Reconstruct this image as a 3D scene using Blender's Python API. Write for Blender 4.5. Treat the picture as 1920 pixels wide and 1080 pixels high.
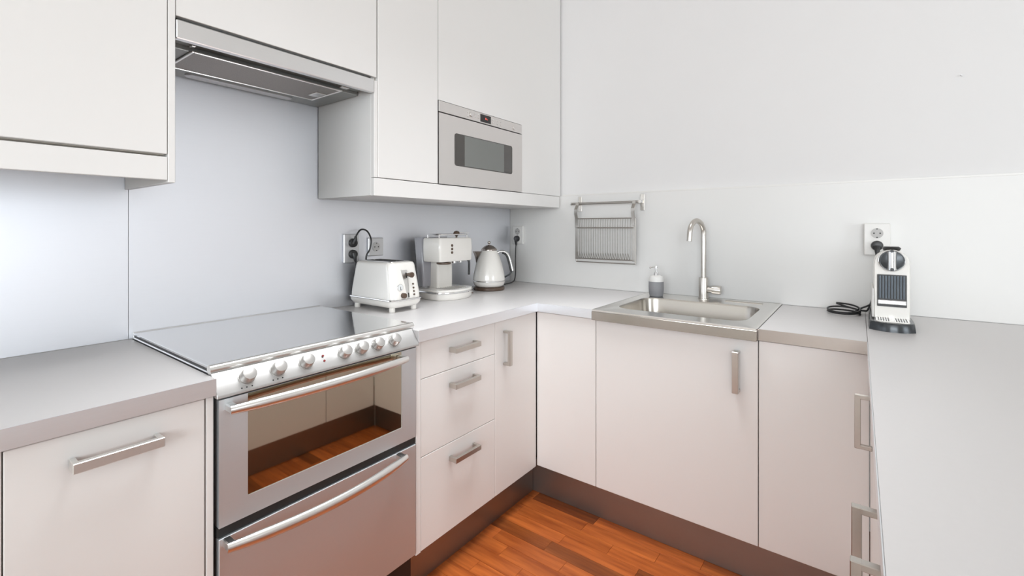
import bpy, bmesh, math, random
from math import sin, cos, pi, radians
from mathutils import Vector, Matrix

random.seed(7)
scene = bpy.context.scene
for o in list(bpy.data.objects):
    bpy.data.objects.remove(o, do_unlink=True)
C = scene.collection

# ------------------------------------------------------------------ camera
cd = bpy.data.cameras.new('camera')
cam = bpy.data.objects.new('camera', cd)
C.objects.link(cam)
cd.sensor_width = 36.0
cd.lens = 867.85 / 1920 * 36.0
cd.shift_y = (426.49 - 540.0) / 1920
cd.clip_start = 0.02
cam.location = (1.7639, -2.3279, 1.2166)
cam.rotation_euler = (radians(90), 0, radians(36.858))
scene.camera = cam

# ------------------------------------------------------------------ world, lights, exposure
w = bpy.data.worlds.new('world')
scene.world = w
w.use_nodes = True
wb = w.node_tree.nodes['Background']
wb.inputs[0].default_value = (0.80, 0.88, 1.0, 1)
wb.inputs[1].default_value = 1.0

def area(name, loc, rot, sx, sy, power, col, spread=180):
    l = bpy.data.lights.new(name, 'AREA')
    l.shape = 'RECTANGLE'; l.size = sx; l.size_y = sy
    l.energy = power; l.color = col; l.spread = radians(spread)
    o = bpy.data.objects.new(name, l); C.objects.link(o)
    o.location = loc; o.rotation_euler = rot
    return o
# daylight through the tall windows of the living side (right); behind the camera, an added fill
area('daylight_right_window', (6.93, -3.0, 1.30), (0, radians(90), 0), 2.3, 1.9, 69, (0.89, 0.955, 1.0))
area('front_fill_light', (2.9, -6.43, 1.70), (radians(90), 0, 0), 3.9, 1.5, 132, (0.91, 0.965, 1.0))
# added fill from an unseen ceiling lamp, narrow beam to lift the lower fronts
area('ceiling_fill_light', (0.98, -1.25, 2.53), (0, 0, 0), 0.5, 1.3, 7.5, (0.95, 0.98, 1.0), 70)

scene.view_settings.view_transform = 'Standard'
scene.view_settings.look = 'None'
scene.view_settings.gamma = 1.0
scene.view_settings.use_curve_mapping = False
scene.view_settings.exposure = 0.27
scene.cycles.use_denoising = True
scene.cycles.max_bounces = 14
scene.cycles.diffuse_bounces = 8
scene.cycles.glossy_bounces = 6
scene.cycles.caustics_reflective = False
scene.cycles.caustics_refractive = False
scene.cycles.sample_clamp_indirect = 6

# ------------------------------------------------------------------ materials
def mat(name, col, rough=0.5, metal=0.0, noise=0.0, nscale=8.0, bump=0.0, stretch=None, coat=0.0, spec=None, trans=0.0, rvar=0.0, ior=None, emit=None):
    m = bpy.data.materials.new(name); m.use_nodes = True
    nt = m.node_tree; N = nt.nodes; L = nt.links
    b = N['Principled BSDF']
    b.inputs['Base Color'].default_value = (*col, 1)
    b.inputs['Roughness'].default_value = rough
    b.inputs['Metallic'].default_value = metal
    if coat: b.inputs['Coat Weight'].default_value = coat; b.inputs['Coat Roughness'].default_value = 0.08
    if spec is not None: b.inputs['Specular IOR Level'].default_value = spec
    if trans: b.inputs['Transmission Weight'].default_value = trans
    if ior: b.inputs['IOR'].default_value = ior
    if emit:
        b.inputs['Emission Color'].default_value = (*emit[0], 1); b.inputs['Emission Strength'].default_value = emit[1]
    if noise or bump or rvar:
        tc = N.new('ShaderNodeTexCoord'); mp = N.new('ShaderNodeMapping')
        L.new(tc.outputs['Object'], mp.inputs['Vector'])
        if stretch: mp.inputs['Scale'].default_value = stretch
        nz = N.new('ShaderNodeTexNoise'); nz.inputs['Scale'].default_value = nscale; nz.inputs['Detail'].default_value = 5
        L.new(mp.outputs['Vector'], nz.inputs['Vector'])
        if noise:
            mx = N.new('ShaderNodeMix'); mx.data_type = 'RGBA'
            mx.inputs['A'].default_value = tuple(c * (1 - noise) for c in col) + (1,)
            mx.inputs['B'].default_value = tuple(min(1, c * (1 + noise)) for c in col) + (1,)
            L.new(nz.outputs['Fac'], mx.inputs['Factor']); L.new(mx.outputs['Result'], b.inputs['Base Color'])
        if rvar:
            mr = N.new('ShaderNodeMapRange')
            mr.inputs['To Min'].default_value = max(0.02, rough - rvar); mr.inputs['To Max'].default_value = rough + rvar
            L.new(nz.outputs['Fac'], mr.inputs['Value']); L.new(mr.outputs['Result'], b.inputs['Roughness'])
        if bump:
            bp = N.new('ShaderNodeBump'); bp.inputs['Strength'].default_value = bump; bp.inputs['Distance'].default_value = 0.002
            L.new(nz.outputs['Fac'], bp.inputs['Height']); L.new(bp.outputs['Normal'], b.inputs['Normal'])
    return m

M = {}
M['wall'] = mat('wall_paint', (0.79, 0.785, 0.785), 0.75, noise=0.012, nscale=3, bump=0.03)
M['ceiling'] = mat('ceiling_paint', (0.90, 0.89, 0.88), 0.85, noise=0.01, nscale=3)
M['panel'] = mat('white_wall_panel', (0.79, 0.785, 0.772), 0.38, noise=0.006, nscale=4)
M['cab'] = mat('white_cabinet_lacquer', (0.83, 0.822, 0.808), 0.38, noise=0.006, nscale=3)
M['cabside'] = mat('white_cabinet_side', (0.86, 0.855, 0.845), 0.5, noise=0.006, nscale=3)
M['edge'] = mat('cream_edge_band', (0.72, 0.68, 0.62), 0.5, noise=0.01)
M['carcass'] = mat('cabinet_carcass', (0.62, 0.57, 0.50), 0.7, noise=0.02)
M['worktop'] = mat('pale_grey_laminate', (0.645, 0.63, 0.63), 0.34, noise=0.02, nscale=120, rvar=0.03)
M['alu'] = mat('brushed_aluminium_edge', (0.90, 0.92, 0.95), 0.30, 1.0, noise=0.03, nscale=30, stretch=(1, 1, 40), rvar=0.04)
M['splash'] = mat('brushed_steel_sheet', (0.88, 0.895, 0.94), 0.48, 1.0, noise=0.02, nscale=14, stretch=(1, 0.6, 60), rvar=0.03)
M['steel'] = mat('brushed_steel', (0.80, 0.80, 0.80), 0.32, 1.0, noise=0.03, nscale=20, stretch=(1, 1, 50), rvar=0.04)
M['sinksteel_shaded'] = mat('sink_steel_shaded', (0.47, 0.44, 0.40), 0.26, 1.0, noise=0.02, nscale=6)  # darker copy of the sink steel, dim bowl and apron reflections in the colour
M['ovensteel'] = mat('oven_steel', (0.68, 0.715, 0.74), 0.56, 1.0, noise=0.03, nscale=20, stretch=(1, 1, 60), rvar=0.04)
M['panelsteel'] = mat('control_panel_steel', (0.56, 0.555, 0.55), 0.45, 1.0, noise=0.02, nscale=20)
M['handle'] = mat('satin_nickel', (0.58, 0.55, 0.51), 0.30, 1.0, noise=0.03, nscale=60)
M['chrome'] = mat('chrome', (0.86, 0.86, 0.86), 0.08, 1.0, noise=0.01)
M['satin'] = mat('satin_silver', (0.80, 0.79, 0.77), 0.28, 1.0, noise=0.02, nscale=40)
M['plinth'] = mat('steel_plinth', (0.34, 0.31, 0.29), 0.45, 1.0, noise=0.05, nscale=12, rvar=0.05)
M['hoodgrey'] = mat('hood_grey_metal', (0.36, 0.37, 0.36), 0.45, 0.6, noise=0.03)
M['filter'] = mat('grease_filter_mesh', (0.36, 0.34, 0.32), 0.5, 0.8, noise=0.25, nscale=400, bump=0.4)
M['black'] = mat('black_plastic', (0.015, 0.015, 0.016), 0.35, noise=0.05)
M['blackgap'] = mat('dark_gap', (0.02, 0.02, 0.02), 0.6, noise=0.05)
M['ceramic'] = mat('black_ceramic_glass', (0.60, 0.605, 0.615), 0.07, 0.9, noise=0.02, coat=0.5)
M['ovenglass'] = mat('oven_mirror_glass', (0.52, 0.48, 0.39), 0.03, 1.0, noise=0.02)
M['mwglass'] = mat('microwave_glass', (0.06, 0.055, 0.05), 0.12, 0.0, noise=0.03, spec=0.7)
M['mwscreen'] = mat('microwave_mesh_window', (0.19, 0.20, 0.19), 0.22, 0.0, noise=0.03)
M['mwsteel'] = mat('microwave_steel', (0.75, 0.725, 0.705), 0.38, 1.0, noise=0.03, nscale=20, stretch=(1, 60, 1), rvar=0.04)
M['display'] = mat('display_black', (0.02, 0.018, 0.018), 0.15, noise=0.05)
M['red'] = mat('red_digit', (0.6, 0.05, 0.04), 0.4, noise=0.02, emit=((1.0, 0.12, 0.08), 0.9))
M['cream'] = mat('cream_enamel', (0.87, 0.85, 0.81), 0.16, noise=0.01, coat=0.6)
M['brown'] = mat('brown_plastic', (0.10, 0.065, 0.045), 0.35, noise=0.05)
M['tank'] = mat('smoky_tank', (0.33, 0.33, 0.36), 0.18, noise=0.03, coat=0.4)
M['whiteplastic'] = mat('white_plastic', (0.80, 0.79, 0.77), 0.35, noise=0.01)
M['greyplastic'] = mat('socket_silver', (0.62, 0.62, 0.63), 0.35, 0.5, noise=0.02)
M['soapgrey'] = mat('grey_ceramic', (0.30, 0.30, 0.315), 0.45, noise=0.03, nscale=60)
M['gunmetal'] = mat('gunmetal_gloss', (0.05, 0.055, 0.06), 0.22, 0.4, noise=0.05)
M['ribglass'] = mat('ribbed_smoke', (0.10, 0.12, 0.14), 0.18, 0.3, noise=0.05)
M['glass'] = mat('window_glass', (0.95, 0.97, 0.97), 0.02, trans=1.0, ior=1.1, noise=0.005)
M['knobsteel'] = mat('knob_satin_steel', (0.60, 0.59, 0.575), 0.36, 1.0, noise=0.03, nscale=40)
M['wiresteel'] = mat('dull_wire_steel', (0.36, 0.34, 0.315), 0.36, 1.0, noise=0.03)
M['lidmetal'] = mat('dark_lid_metal', (0.36, 0.32, 0.29), 0.22, 1.0, noise=0.03)
M['cup'] = mat('socket_cup_shade', (0.50, 0.49, 0.48), 0.45, noise=0.02)  # grey on a flat disc stands in for shade inside the recess
M['barmetal'] = mat('lever_chrome', (0.58, 0.58, 0.58), 0.16, 1.0, noise=0.02)
M['sinksteel_lit'] = mat('sink_steel_lit', (0.82, 0.80, 0.77), 0.24, 1.0, noise=0.02, nscale=6)  # lighter copy of the sink steel, bright rim reflection put into the colour
M['edge_reflection'] = mat('edge_painted_floor_reflection', (0.58, 0.53, 0.50), 0.22, 1.0, noise=0.02)  # edge metal with the brown floor reflection put into its colour
M['dial'] = mat('dial_white', (0.78, 0.80, 0.80), 0.3, noise=0.01)
M['leadred'] = mat('pilot_lamp', (0.25, 0.03, 0.03), 0.3, noise=0.02)

def wood_mat():
    m = bpy.data.materials.new('merbau_plank'); m.use_nodes = True
    nt = m.node_tree; N = nt.nodes; L = nt.links; b = N['Principled BSDF']
    tc = N.new('ShaderNodeTexCoord'); mp = N.new('ShaderNodeMapping'); mp.inputs['Scale'].default_value = (2.0, 26, 26)
    oi = N.new('ShaderNodeObjectInfo')
    geo = N.new('ShaderNodeNewGeometry')
    L.new(geo.outputs['Position'], mp.inputs['Vector'])
    ad = N.new('ShaderNodeVectorMath'); ad.operation = 'ADD'
    sc = N.new('ShaderNodeMath'); sc.operation = 'MULTIPLY'; sc.inputs[1].default_value = 37.0
    L.new(oi.outputs['Random'], sc.inputs[0]); L.new(mp.outputs['Vector'], ad.inputs[0]); L.new(sc.outputs[0], ad.inputs[1])
    nz = N.new('ShaderNodeTexNoise'); nz.inputs['Scale'].default_value = 1.6; nz.inputs['Detail'].default_value = 7; nz.inputs['Roughness'].default_value = 0.62
    L.new(ad.outputs[0], nz.inputs['Vector'])
    r = N.new('ShaderNodeValToRGB')
    r.color_ramp.elements[0].position = 0.25; r.color_ramp.elements[0].color = (0.21, 0.042, 0.009, 1)
    r.color_ramp.elements[1].position = 0.75; r.color_ramp.elements[1].color = (0.58, 0.165, 0.036, 1)
    L.new(nz.outputs['Fac'], r.inputs['Fac'])
    r2 = N.new('ShaderNodeValToRGB')   # plank to plank tone
    e = r2.color_ramp.elements
    e[0].position = 0.0; e[0].color = (0.45, 0.40, 0.40, 1); e[1].position = 1.0; e[1].color = (1.25, 1.15, 1.1, 1)
    k = e.new(0.14); k.color = (0.5, 0.5, 0.52, 1); k = e.new(0.2); k.color = (0.9, 0.85, 0.82, 1); k = e.new(0.8); k.color = (1.05, 1.0, 1.0, 1)
    L.new(oi.outputs['Random'], r2.inputs['Fac'])
    mx = N.new('ShaderNodeMix'); mx.data_type = 'RGBA'; mx.blend_type = 'MULTIPLY'; mx.inputs['Factor'].default_value = 1
    L.new(r.outputs['Color'], mx.inputs['A']); L.new(r2.outputs['Color'], mx.inputs['B'])
    L.new(mx.outputs['Result'], b.inputs['Base Color'])
    b.inputs['Roughness'].default_value = 0.36; b.inputs['Specular IOR Level'].default_value = 0.3
    return m
M['wood'] = wood_mat()
M['livingfloor'] = mat('living_wood_floor', (0.36, 0.31, 0.26), 0.45, noise=0.2, nscale=3, stretch=(2, 16, 1))
M['subfloor'] = mat('dark_wood_floor', (0.20, 0.055, 0.016), 0.38, noise=0.35, nscale=3, stretch=(2, 16, 1))

# ------------------------------------------------------------------ mesh helpers
OFF = {}
def finish(bm, sharp=32):
    bmesh.ops.remove_doubles(bm, verts=bm.verts, dist=1e-6)
    bmesh.ops.recalc_face_normals(bm, faces=bm.faces)
    for f in bm.faces: f.smooth = True
    lim = radians(sharp)
    for e in bm.edges:
        if len(e.link_faces) == 2:
            e.smooth = e.calc_face_angle(0) < lim
        else: e.smooth = False

def obj(name, bm, m, parent=None, label=None, sharp=32, kind=None):
    finish(bm, sharp)
    off = OFF.get(parent.name, Vector()) if parent else Vector()
    if off.length: bmesh.ops.translate(bm, verts=bm.verts, vec=-off)
    me = bpy.data.meshes.new(name); bm.to_mesh(me); bm.free()
    me.materials.append(M[m] if isinstance(m, str) else m)
    o = bpy.data.objects.new(name, me); C.objects.link(o)
    if parent: o.parent = parent; OFF[o.name] = off
    if label: o['label'] = label
    if kind: o['kind'] = kind
    return o

def thing(name, label, cat, loc, rz=0, group=None, local=False):
    o = bpy.data.objects.new(name, None); C.objects.link(o)
    o.empty_display_size = 0.05
    o.location = loc; o.rotation_euler = (0, 0, rz)
    o['label'] = label; o['category'] = cat
    if group: o['group'] = group
    OFF[o.name] = Vector() if local else Vector(loc)
    return o

def tag(o, label, cat, group=None):
    o['label'] = label; o['category'] = cat
    if group: o['group'] = group
    return o

def struct(name, bm, m, label=None, parent=None):
    o = obj(name, bm, m, parent, label)
    if not parent: o['kind'] = 'structure'
    return o

def nb(): return bmesh.new()

def box(bm, x0, x1, y0, y1, z0, z1, bev=0.0, seg=1):
    t = bmesh.new()
    bmesh.ops.create_cube(t, size=1)
    for v in t.verts:
        v.co = Vector(((x0 + x1) / 2 + v.co.x * (x1 - x0), (y0 + y1) / 2 + v.co.y * (y1 - y0), (z0 + z1) / 2 + v.co.z * (z1 - z0)))
    if bev > 0:
        bmesh.ops.bevel(t, geom=list(t.edges), offset=bev, segments=seg, profile=0.6, affect='EDGES', clamp_overlap=True)
    merge(bm, t); return bm

def merge(bm, t):
    mp = {}
    for v in t.verts: mp[v] = bm.verts.new(v.co)
    for f in t.faces:
        try: bm.faces.new([mp[v] for v in f.verts])
        except ValueError: pass
    t.free()

def prism(bm, prof, axis, a0, a1, bev=0.0):
    """extrude a 2-D profile along an axis: prof holds the two other coordinates in order"""
    t = bmesh.new()
    def mk(p, a):
        if axis == 'x': return (a, p[0], p[1])
        if axis == 'y': return (p[0], a, p[1])
        return (p[0], p[1], a)
    A = [t.verts.new(mk(p, a0)) for p in prof]; B = [t.verts.new(mk(p, a1)) for p in prof]
    n = len(prof)
    t.faces.new(A); t.faces.new(B[::-1])
    for i in range(n): t.faces.new([A[i], B[i], B[(i + 1) % n], A[(i + 1) % n]])
    if bev: bmesh.ops.bevel(t, geom=list(t.edges), offset=bev, segments=1, profile=0.6, affect='EDGES', clamp_overlap=True)
    merge(bm, t); return bm

def rings(bm, secs, cap0=True, cap1=True, closed=True):
    R = [[bm.verts.new(p) for p in s] for s in secs]
    n = len(R[0])
    for a, b in zip(R, R[1:]):
        for i in range(n if closed else n - 1):
            j = (i + 1) % n
            bm.faces.new([a[i], a[j], b[j], b[i]])
    if cap0: bm.faces.new(R[0][::-1])
    if cap1: bm.faces.new(R[-1])
    return bm

def frame(d):
    d = d.normalized()
    u = d.cross(Vector((0, 0, 1)))
    if u.length < 1e-3: u = d.cross(Vector((0, 1, 0)))
    u.normalize(); return u, d.cross(u).normalized()

def cyl(bm, p0, p1, r0, r1=None, n=24, bev=0.0):
    p0, p1 = Vector(p0), Vector(p1); r1 = r0 if r1 is None else r1
    u, v = frame(p1 - p0)
    def ring(c, r): return [c + (u * cos(2 * pi * i / n) + v * sin(2 * pi * i / n)) * r for i in range(n)]
    d = (p1 - p0).normalized()
    if bev: secs = [ring(p0, r0 - bev), ring(p0 + d * bev, r0), ring(p1 - d * bev, r1), ring(p1 - d * bev * 0.3, r1 - bev * 0.3), ring(p1, r1 - bev)]
    else: secs = [ring(p0, r0), ring(p1, r1)]
    return rings(bm, secs)

def spline(pts, k=6):
    P = [Vector(p) for p in pts]; out = []
    for i in range(len(P) - 1):
        a = P[i - 1] if i else P[0] * 2 - P[1]; b, c = P[i], P[i + 1]
        d = P[i + 2] if i + 2 < len(P) else P[-1] * 2 - P[-2]
        for j in range(k):
            t = j / k
            out.append(0.5 * ((2 * b) + (c - a) * t + (2 * a - 5 * b + 4 * c - d) * t * t + (3 * b - a - 3 * c + d) * t ** 3))
    out.append(P[-1]); return out

def tube(bm, pts, r, n=10, k=6, smooth=True):
    P = spline(pts, k) if smooth else [Vector(p) for p in pts]
    m = len(P); rr = r if callable(r) else (lambda t: r)
    d = (P[1] - P[0]).normalized(); u, v = frame(d); secs = []
    for i, p in enumerate(P):
        t = (P[min(i + 1, m - 1)] - P[max(i - 1, 0)]).normalized()
        u = (u - t * u.dot(t)).normalized(); v = t.cross(u)
        q = rr(i / (m - 1))
        secs.append([p + (u * cos(2 * pi * j / n) + v * sin(2 * pi * j / n)) * q for j in range(n)])
    return rings(bm, secs)

def lathe(bm, prof, c=(0, 0, 0), n=40):
    c = Vector(c)
    secs = [[c + Vector((r * cos(2 * pi * i / n), r * sin(2 * pi * i / n), z)) for i in range(n)] for r, z in prof]
    return rings(bm, secs, prof[0][0] > 1e-5 or True, True)

def rrect(cx, cy, w, d, r, z, k=5):
    """rounded rectangle ring in the xy plane"""
    pts = []; r = min(r, w / 2 - 1e-4, d / 2 - 1e-4)
    for sx, sy, a0 in ((1, 1, 0), (-1, 1, 90), (-1, -1, 180), (1, -1, 270)):
        for i in range(k + 1):
            a = radians(a0 + 90 * i / k)
            pts.append(Vector((cx + sx * (w / 2 - r) + r * cos(a), cy + sy * (d / 2 - r) + r * sin(a), z)))
    return pts

def axis_disc(bm, c, axis, r, t, n=24, bev=0.0):
    c = Vector(c); a = Vector(axis).normalized()
    return cyl(bm, c, c + a * t, r, n=n, bev=bev)

# the D shaped bar handle used all over the kitchen
def d_handle(name, parent, p0, p1, out, m='handle', thick=0.013, deep=0.034, wide=0.013):
    p0, p1, out = Vector(p0), Vector(p1), Vector(out)
    L = (p1 - p0).normalized(); bm = nb(); side = L.cross(out)
    def bar(a, b, u, hu, v, hv):
        t = bmesh.new(); vs = []
        for e in (a, b):
            for su, sv in ((-1, -1), (1, -1), (1, 1), (-1, 1)): vs.append(t.verts.new(e + u * hu * su + v * hv * sv))
        for q in ((0, 1, 2, 3), (7, 6, 5, 4), (0, 4, 5, 1), (1, 5, 6, 2), (2, 6, 7, 3), (3, 7, 4, 0)): t.faces.new([vs[i] for i in q])
        bmesh.ops.recalc_face_normals(t, faces=t.faces)
        bmesh.ops.bevel(t, geom=list(t.edges), offset=0.0012, segments=1, profile=0.6, affect='EDGES', clamp_overlap=True)
        merge(bm, t)
    bar(p0 + out * (deep - thick / 2), p1 + out * (deep - thick / 2), side, wide / 2, out, thick / 2)
    for e, s in ((p0, 1), (p1, -1)):
        c = e + L * s * 0.005
        bar(c - out * 0.0, c + out * (deep - thick * 0.5), side, wide / 2 * 0.98, L, 0.0048)
    return obj(name, bm, m, parent)

def bow_handle(parent, y0, y1, x, z, bow, r, m='satin', posts=0.03):
    bm = nb(); n = 22
    P = []
    for i in range(n + 1):
        t = i / n; s = 4 * t * (1 - t)
        P.append((x + bow * s, y0 + (y1 - y0) * t, z))
    ell = []
    for i, p in enumerate(P):
        a = Vector(P[max(i - 1, 0)]); b = Vector(P[min(i + 1, n)]); tg = (b - a).normalized()
        u = Vector((0, 0, 1)); v = tg.cross(u)
        q = 0.8 + 0.2 * min(1, 8 * min(i, n - i) / n)
        ell.append([Vector(p) + u * r * q * sin(2 * pi * j / 14) + v * r * 0.75 * q * cos(2 * pi * j / 14) for j in range(14)])
    rings(bm, ell)
    for yy, sg in ((y0, 1), (y1, -1)):
        box(bm, x - posts, x + 0.004, min(yy, yy + sg * 0.018), max(yy, yy + sg * 0.018), z - r * 0.72, z + r * 0.72, 0.003)
    return obj('handle', bm, m, parent, 'satin silver bowed bar handle')

ZC = 0.88        # worktop top
TB = 0.037       # worktop thickness
ZT = ZC - TB

# ------------------------------------------------------------------ structure
YB, XR, HC = -6.5, 7.0, 2.6
struct('floor', box(nb(), -0.1, XR + 0.1, YB - 0.1, 0.1, -0.12, -0.012), 'subfloor')
FLOOR = bpy.data.objects['floor']
struct('ceiling', box(nb(), -0.1, XR + 0.1, YB - 0.1, 0.1, HC, HC + 0.1), 'ceiling')
struct('wall_left', box(nb(), -0.1, 0, YB, 0.012, 0, HC), 'wall')
struct('wall_back', box(nb(), -0.1, XR + 0.1, 0.012, 0.11, 0, HC), 'wall')
b = nb()
WY0, WY1, WZ0, WZ1 = -4.0, -2.0, 0.1, 2.5
box(b, XR, XR + 0.15, YB, WY0, 0, HC); box(b, XR, XR + 0.15, WY1, 0.012, 0, HC)
box(b, XR, XR + 0.15, WY0, WY1, 0, WZ0); box(b, XR, XR + 0.15, WY0, WY1, WZ1, HC)
struct('wall_right', b, 'wall')
b = nb()
box(b, -0.1, 0.9, YB - 0.15, YB, 0, HC); box(b, 4.9, XR + 0.1, YB - 0.15, YB, 0, HC)
box(b, 0.9, 4.9, YB - 0.15, YB, 0, 0.85); box(b, 0.9, 4.9, YB - 0.15, YB, 2.5, HC)
struct('wall_front', b, 'wall')
def window(name, ax, a0, a1, z0, z1, at, n):
    b = nb(); t = 0.055
    def bb(u0, u1, w0, w1):
        if ax == 'x': box(b, at, at + 0.06, u0, u1, w0, w1, 0.004)
        else: box(b, u0, u1, at, at + 0.06, w0, w1, 0.004)
    bb(a0, a1, z0, z0 + t); bb(a0, a1, z1 - t, z1)
    for i in range(n + 1):
        u = a0 + (a1 - a0 - t) * i / n; bb(u, u + t, z0 + t, z1 - t)
    fr = struct(name, b, 'whiteplastic')
    for i in range(n):
        u0 = a0 + (a1 - a0 - t) * i / n + t; u1 = a0 + (a1 - a0 - t) * (i + 1) / n
        if ax == 'x': g = box(nb(), at + 0.025, at + 0.031, u0, u1, z0 + t, z1 - t)
        else: g = box(nb(), u0, u1, at + 0.025, at + 0.031, z0 + t, z1 - t)
        obj('pane', g, 'glass', fr)
window('window_1', 'x', WY0, WY1, WZ0, WZ1, XR + 0.05, 2)
window('fill_window', 'y', 0.9, 4.9, 0.85, 2.5, YB - 0.1, 4)  # unseen window added to go with the front fill light
# parquet strips, children of the floor
PW = 0.062; rowi = 0; planks = []
y = -2.72
unit = {}
while y < -0.545:
    x = 0.56 - random.random() * 0.4
    while x < 1.86:
        ln = random.choice((0.30, 0.36, 0.42))
        x0, x1 = max(x, 0.553), min(x + ln, 1.862)
        y1 = min(y + PW, -0.548)
        if x1 - x0 > 0.01:
            key = (round(x1 - x0, 3), round(y1 - y, 3))
            if key not in unit:
                t = box(nb(), 0.0003, x1 - x0 - 0.0003, 0.0003, y1 - y - 0.0003, -0.012, 0.0, 0.0006, 1)
                finish(t); me = bpy.data.meshes.new('plank'); t.to_mesh(me); t.free(); me.materials.append(M['wood']); unit[key] = me
            p = bpy.data.objects.new('plank', unit[key]); C.objects.link(p); p.parent = FLOOR
            p.location = (x0, y, random.uniform(-0.0003, 0.0))
        x += ln
    y += PW; rowi += 1
# floor beyond the planks
struct('floor_beyond', box(nb(), 2.45, XR, YB, 0.0, -0.012, 0.0), 'livingfloor', None, FLOOR)
struct('floor_beyond', box(nb(), -0.0, 2.45, YB, -2.722, -0.012, 0.0), 'livingfloor', None, FLOOR)

# white panel behind sink, with its slim cap
pn = thing('wall_panel', 'smooth white splashback panel running along the back wall behind the sink and faucet', 'wall panel', (1.5, 0.006, ZC))
obj('panel_sheet', box(nb(), 0.004, XR - 0.02, 0.0, 0.0115, ZC + 0.001, 1.398, 0.0), 'panel', pn)
obj('cap_trim', box(nb(), 0.385, XR - 0.02, 0.0, 0.0115, 1.3981, 1.406, 0.0006), 'whiteplastic', pn)
tag(obj('wall_nail', cyl(nb(), (2.064, 0.013, 1.772), (2.064, 0.004, 1.772), 0.0022, n=8), 'greyplastic'), 'tiny nail stub left in the bare white upper wall', 'nail')

# steel splashback sheets
s = obj('steel_splashback', box(nb(), 0.0004, 0.003, -1.905, -0.0005, ZC + 0.001, 1.80), 'splash')
tag(s, 'wide brushed steel splashback sheet behind stove, toaster and kettle', 'splashback')
s = obj('steel_splashback', box(nb(), 0.0004, 0.003, -3.3, -1.9065, ZC + 0.001, 1.55), 'splash')
tag(s, 'brushed steel splashback sheet left of the stove, below the left wall cabinet', 'splashback')

# ------------------------------------------------------------------ base cabinets
def base_body(root, x0, x1, y0, y1):
    obj('carcass', box(nb(), x0, x1, y0, y1, 0.152, ZT - 0.002), 'carcass', root)

DF = 0.605       # door face of the left run
DT = 0.018
# left-most: door partly in frame, then the 30 cm front with the horizontal handle
t = thing('base_cabinet', 'white base cabinet at left frame edge, only a sliver of its door showing', 'cabinet', (0.3, -2.53, 0))
base_body(t, 0.02, DF - DT - 0.001, -2.82, -2.222)
obj('door', box(nb(), DF - DT, DF, -2.818, -2.2198, 0.152, 0.838, 0.0012), 'cab', t)
t = thing('base_cabinet', 'narrow white base cabinet left of the stove with one horizontal handle', 'cabinet', (0.3, -2.07, 0))
base_body(t, 0.02, DF - DT - 0.001, -2.2195, -1.9135)
d = obj('door', box(nb(), DF - DT, DF, -2.2175, -1.9165, 0.152, 0.8365, 0.0012), 'cab', t)
d_handle('handle', d, (DF, -2.137, 0.783), (DF, -1.999, 0.783), (1, 0, 0), 'satin', deep=0.036, wide=0.019)
obj('side_panel', box(nb(), 0.02, DF, -1.9125, -1.8985, 0.01, 0.838, 0.001), 'cabside', t)

t = thing('drawer_cabinet', 'white base cabinet with three stacked drawers right of the stove', 'cabinet', (0.3, -1.1, 0))
base_body(t, 0.02, DF - DT - 0.001, -1.283, -0.8955)
obj('side_panel', box(nb(), 0.02, DF + 0.001, -1.3065, -1.2855, 0.143, 0.838, 0.001), 'cabside', t)
for z0, z1, hz in ((0.7145, 0.838, 0.785), (0.456, 0.7125, 0.659), (0.145, 0.454, 0.400)):
    d = obj('drawer', box(nb(), DF - DT, DF, -1.2835, -0.8955, z0, z1, 0.0012), 'cab', t)
    d_handle('handle', d, (DF, -1.153, hz), (DF, -1.019, hz), (1, 0, 0), deep=0.036, wide=0.018)
t = thing('corner_cabinet', 'white corner base cabinet door with vertical handle beside the drawers', 'cabinet', (0.3, -0.75, 0))
base_body(t, 0.02, DF - DT - 0.001, -0.893, -0.6)
d = obj('door', box(nb(), DF - DT, DF, -0.8935, -0.6025, 0.145, 0.838, 0.0012), 'cab', t)
d_handle('handle', d, (DF, -0.834, 0.797), (DF, -0.834, 0.657), (1, 0, 0), deep=0.036, wide=0.018)

FB = -0.598
t = thing('filler_cabinet', 'plain white corner front without handle left of the sink cabinet', 'cabinet', (0.75, -0.3, 0))
base_body(t, 0.61, 0.896, FB + DT + 0.001, -0.02)
obj('door', box(nb(), DF + 0.002, 0.8965, FB, FB + DT, 0.150, 0.838, 0.0012), 'cab', t)
t = thing('sink_cabinet', 'wide white cabinet under the sink with vertical handle at its right', 'cabinet', (1.2, -0.3, 0))
b = nb()
box(b, 0.90, 0.916, FB + DT + 0.001, -0.02, 0.152, ZT - 0.002); box(b, 1.477, 1.493, FB + DT + 0.001, -0.02, 0.152, ZT - 0.002)
box(b, 0.916, 1.477, FB + DT + 0.001, -0.02, 0.152, 0.168); box(b, 0.916, 1.477, -0.03, -0.02, 0.168, ZT - 0.002)
obj('carcass', b, 'carcass', t)
d = obj('door', box(nb(), 0.8995, 1.4935, FB, FB + DT, 0.150, 0.838, 0.0012), 'cab', t)
d_handle('handle', d, (1.430, FB, 0.797), (1.430, FB, 0.657), (0, -1, 0), deep=0.036, wide=0.020)
t = thing('base_cabinet', 'plain white cabinet front right of the sink cabinet, without handle', 'cabinet', (1.64, -0.3, 0))
base_body(t, 1.4975, 1.785, FB + DT + 0.001, -0.02)
obj('door', box(nb(), 1.4965, 1.7885, FB, FB + DT, 0.150, 0.838, 0.0012), 'cab', t)

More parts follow.
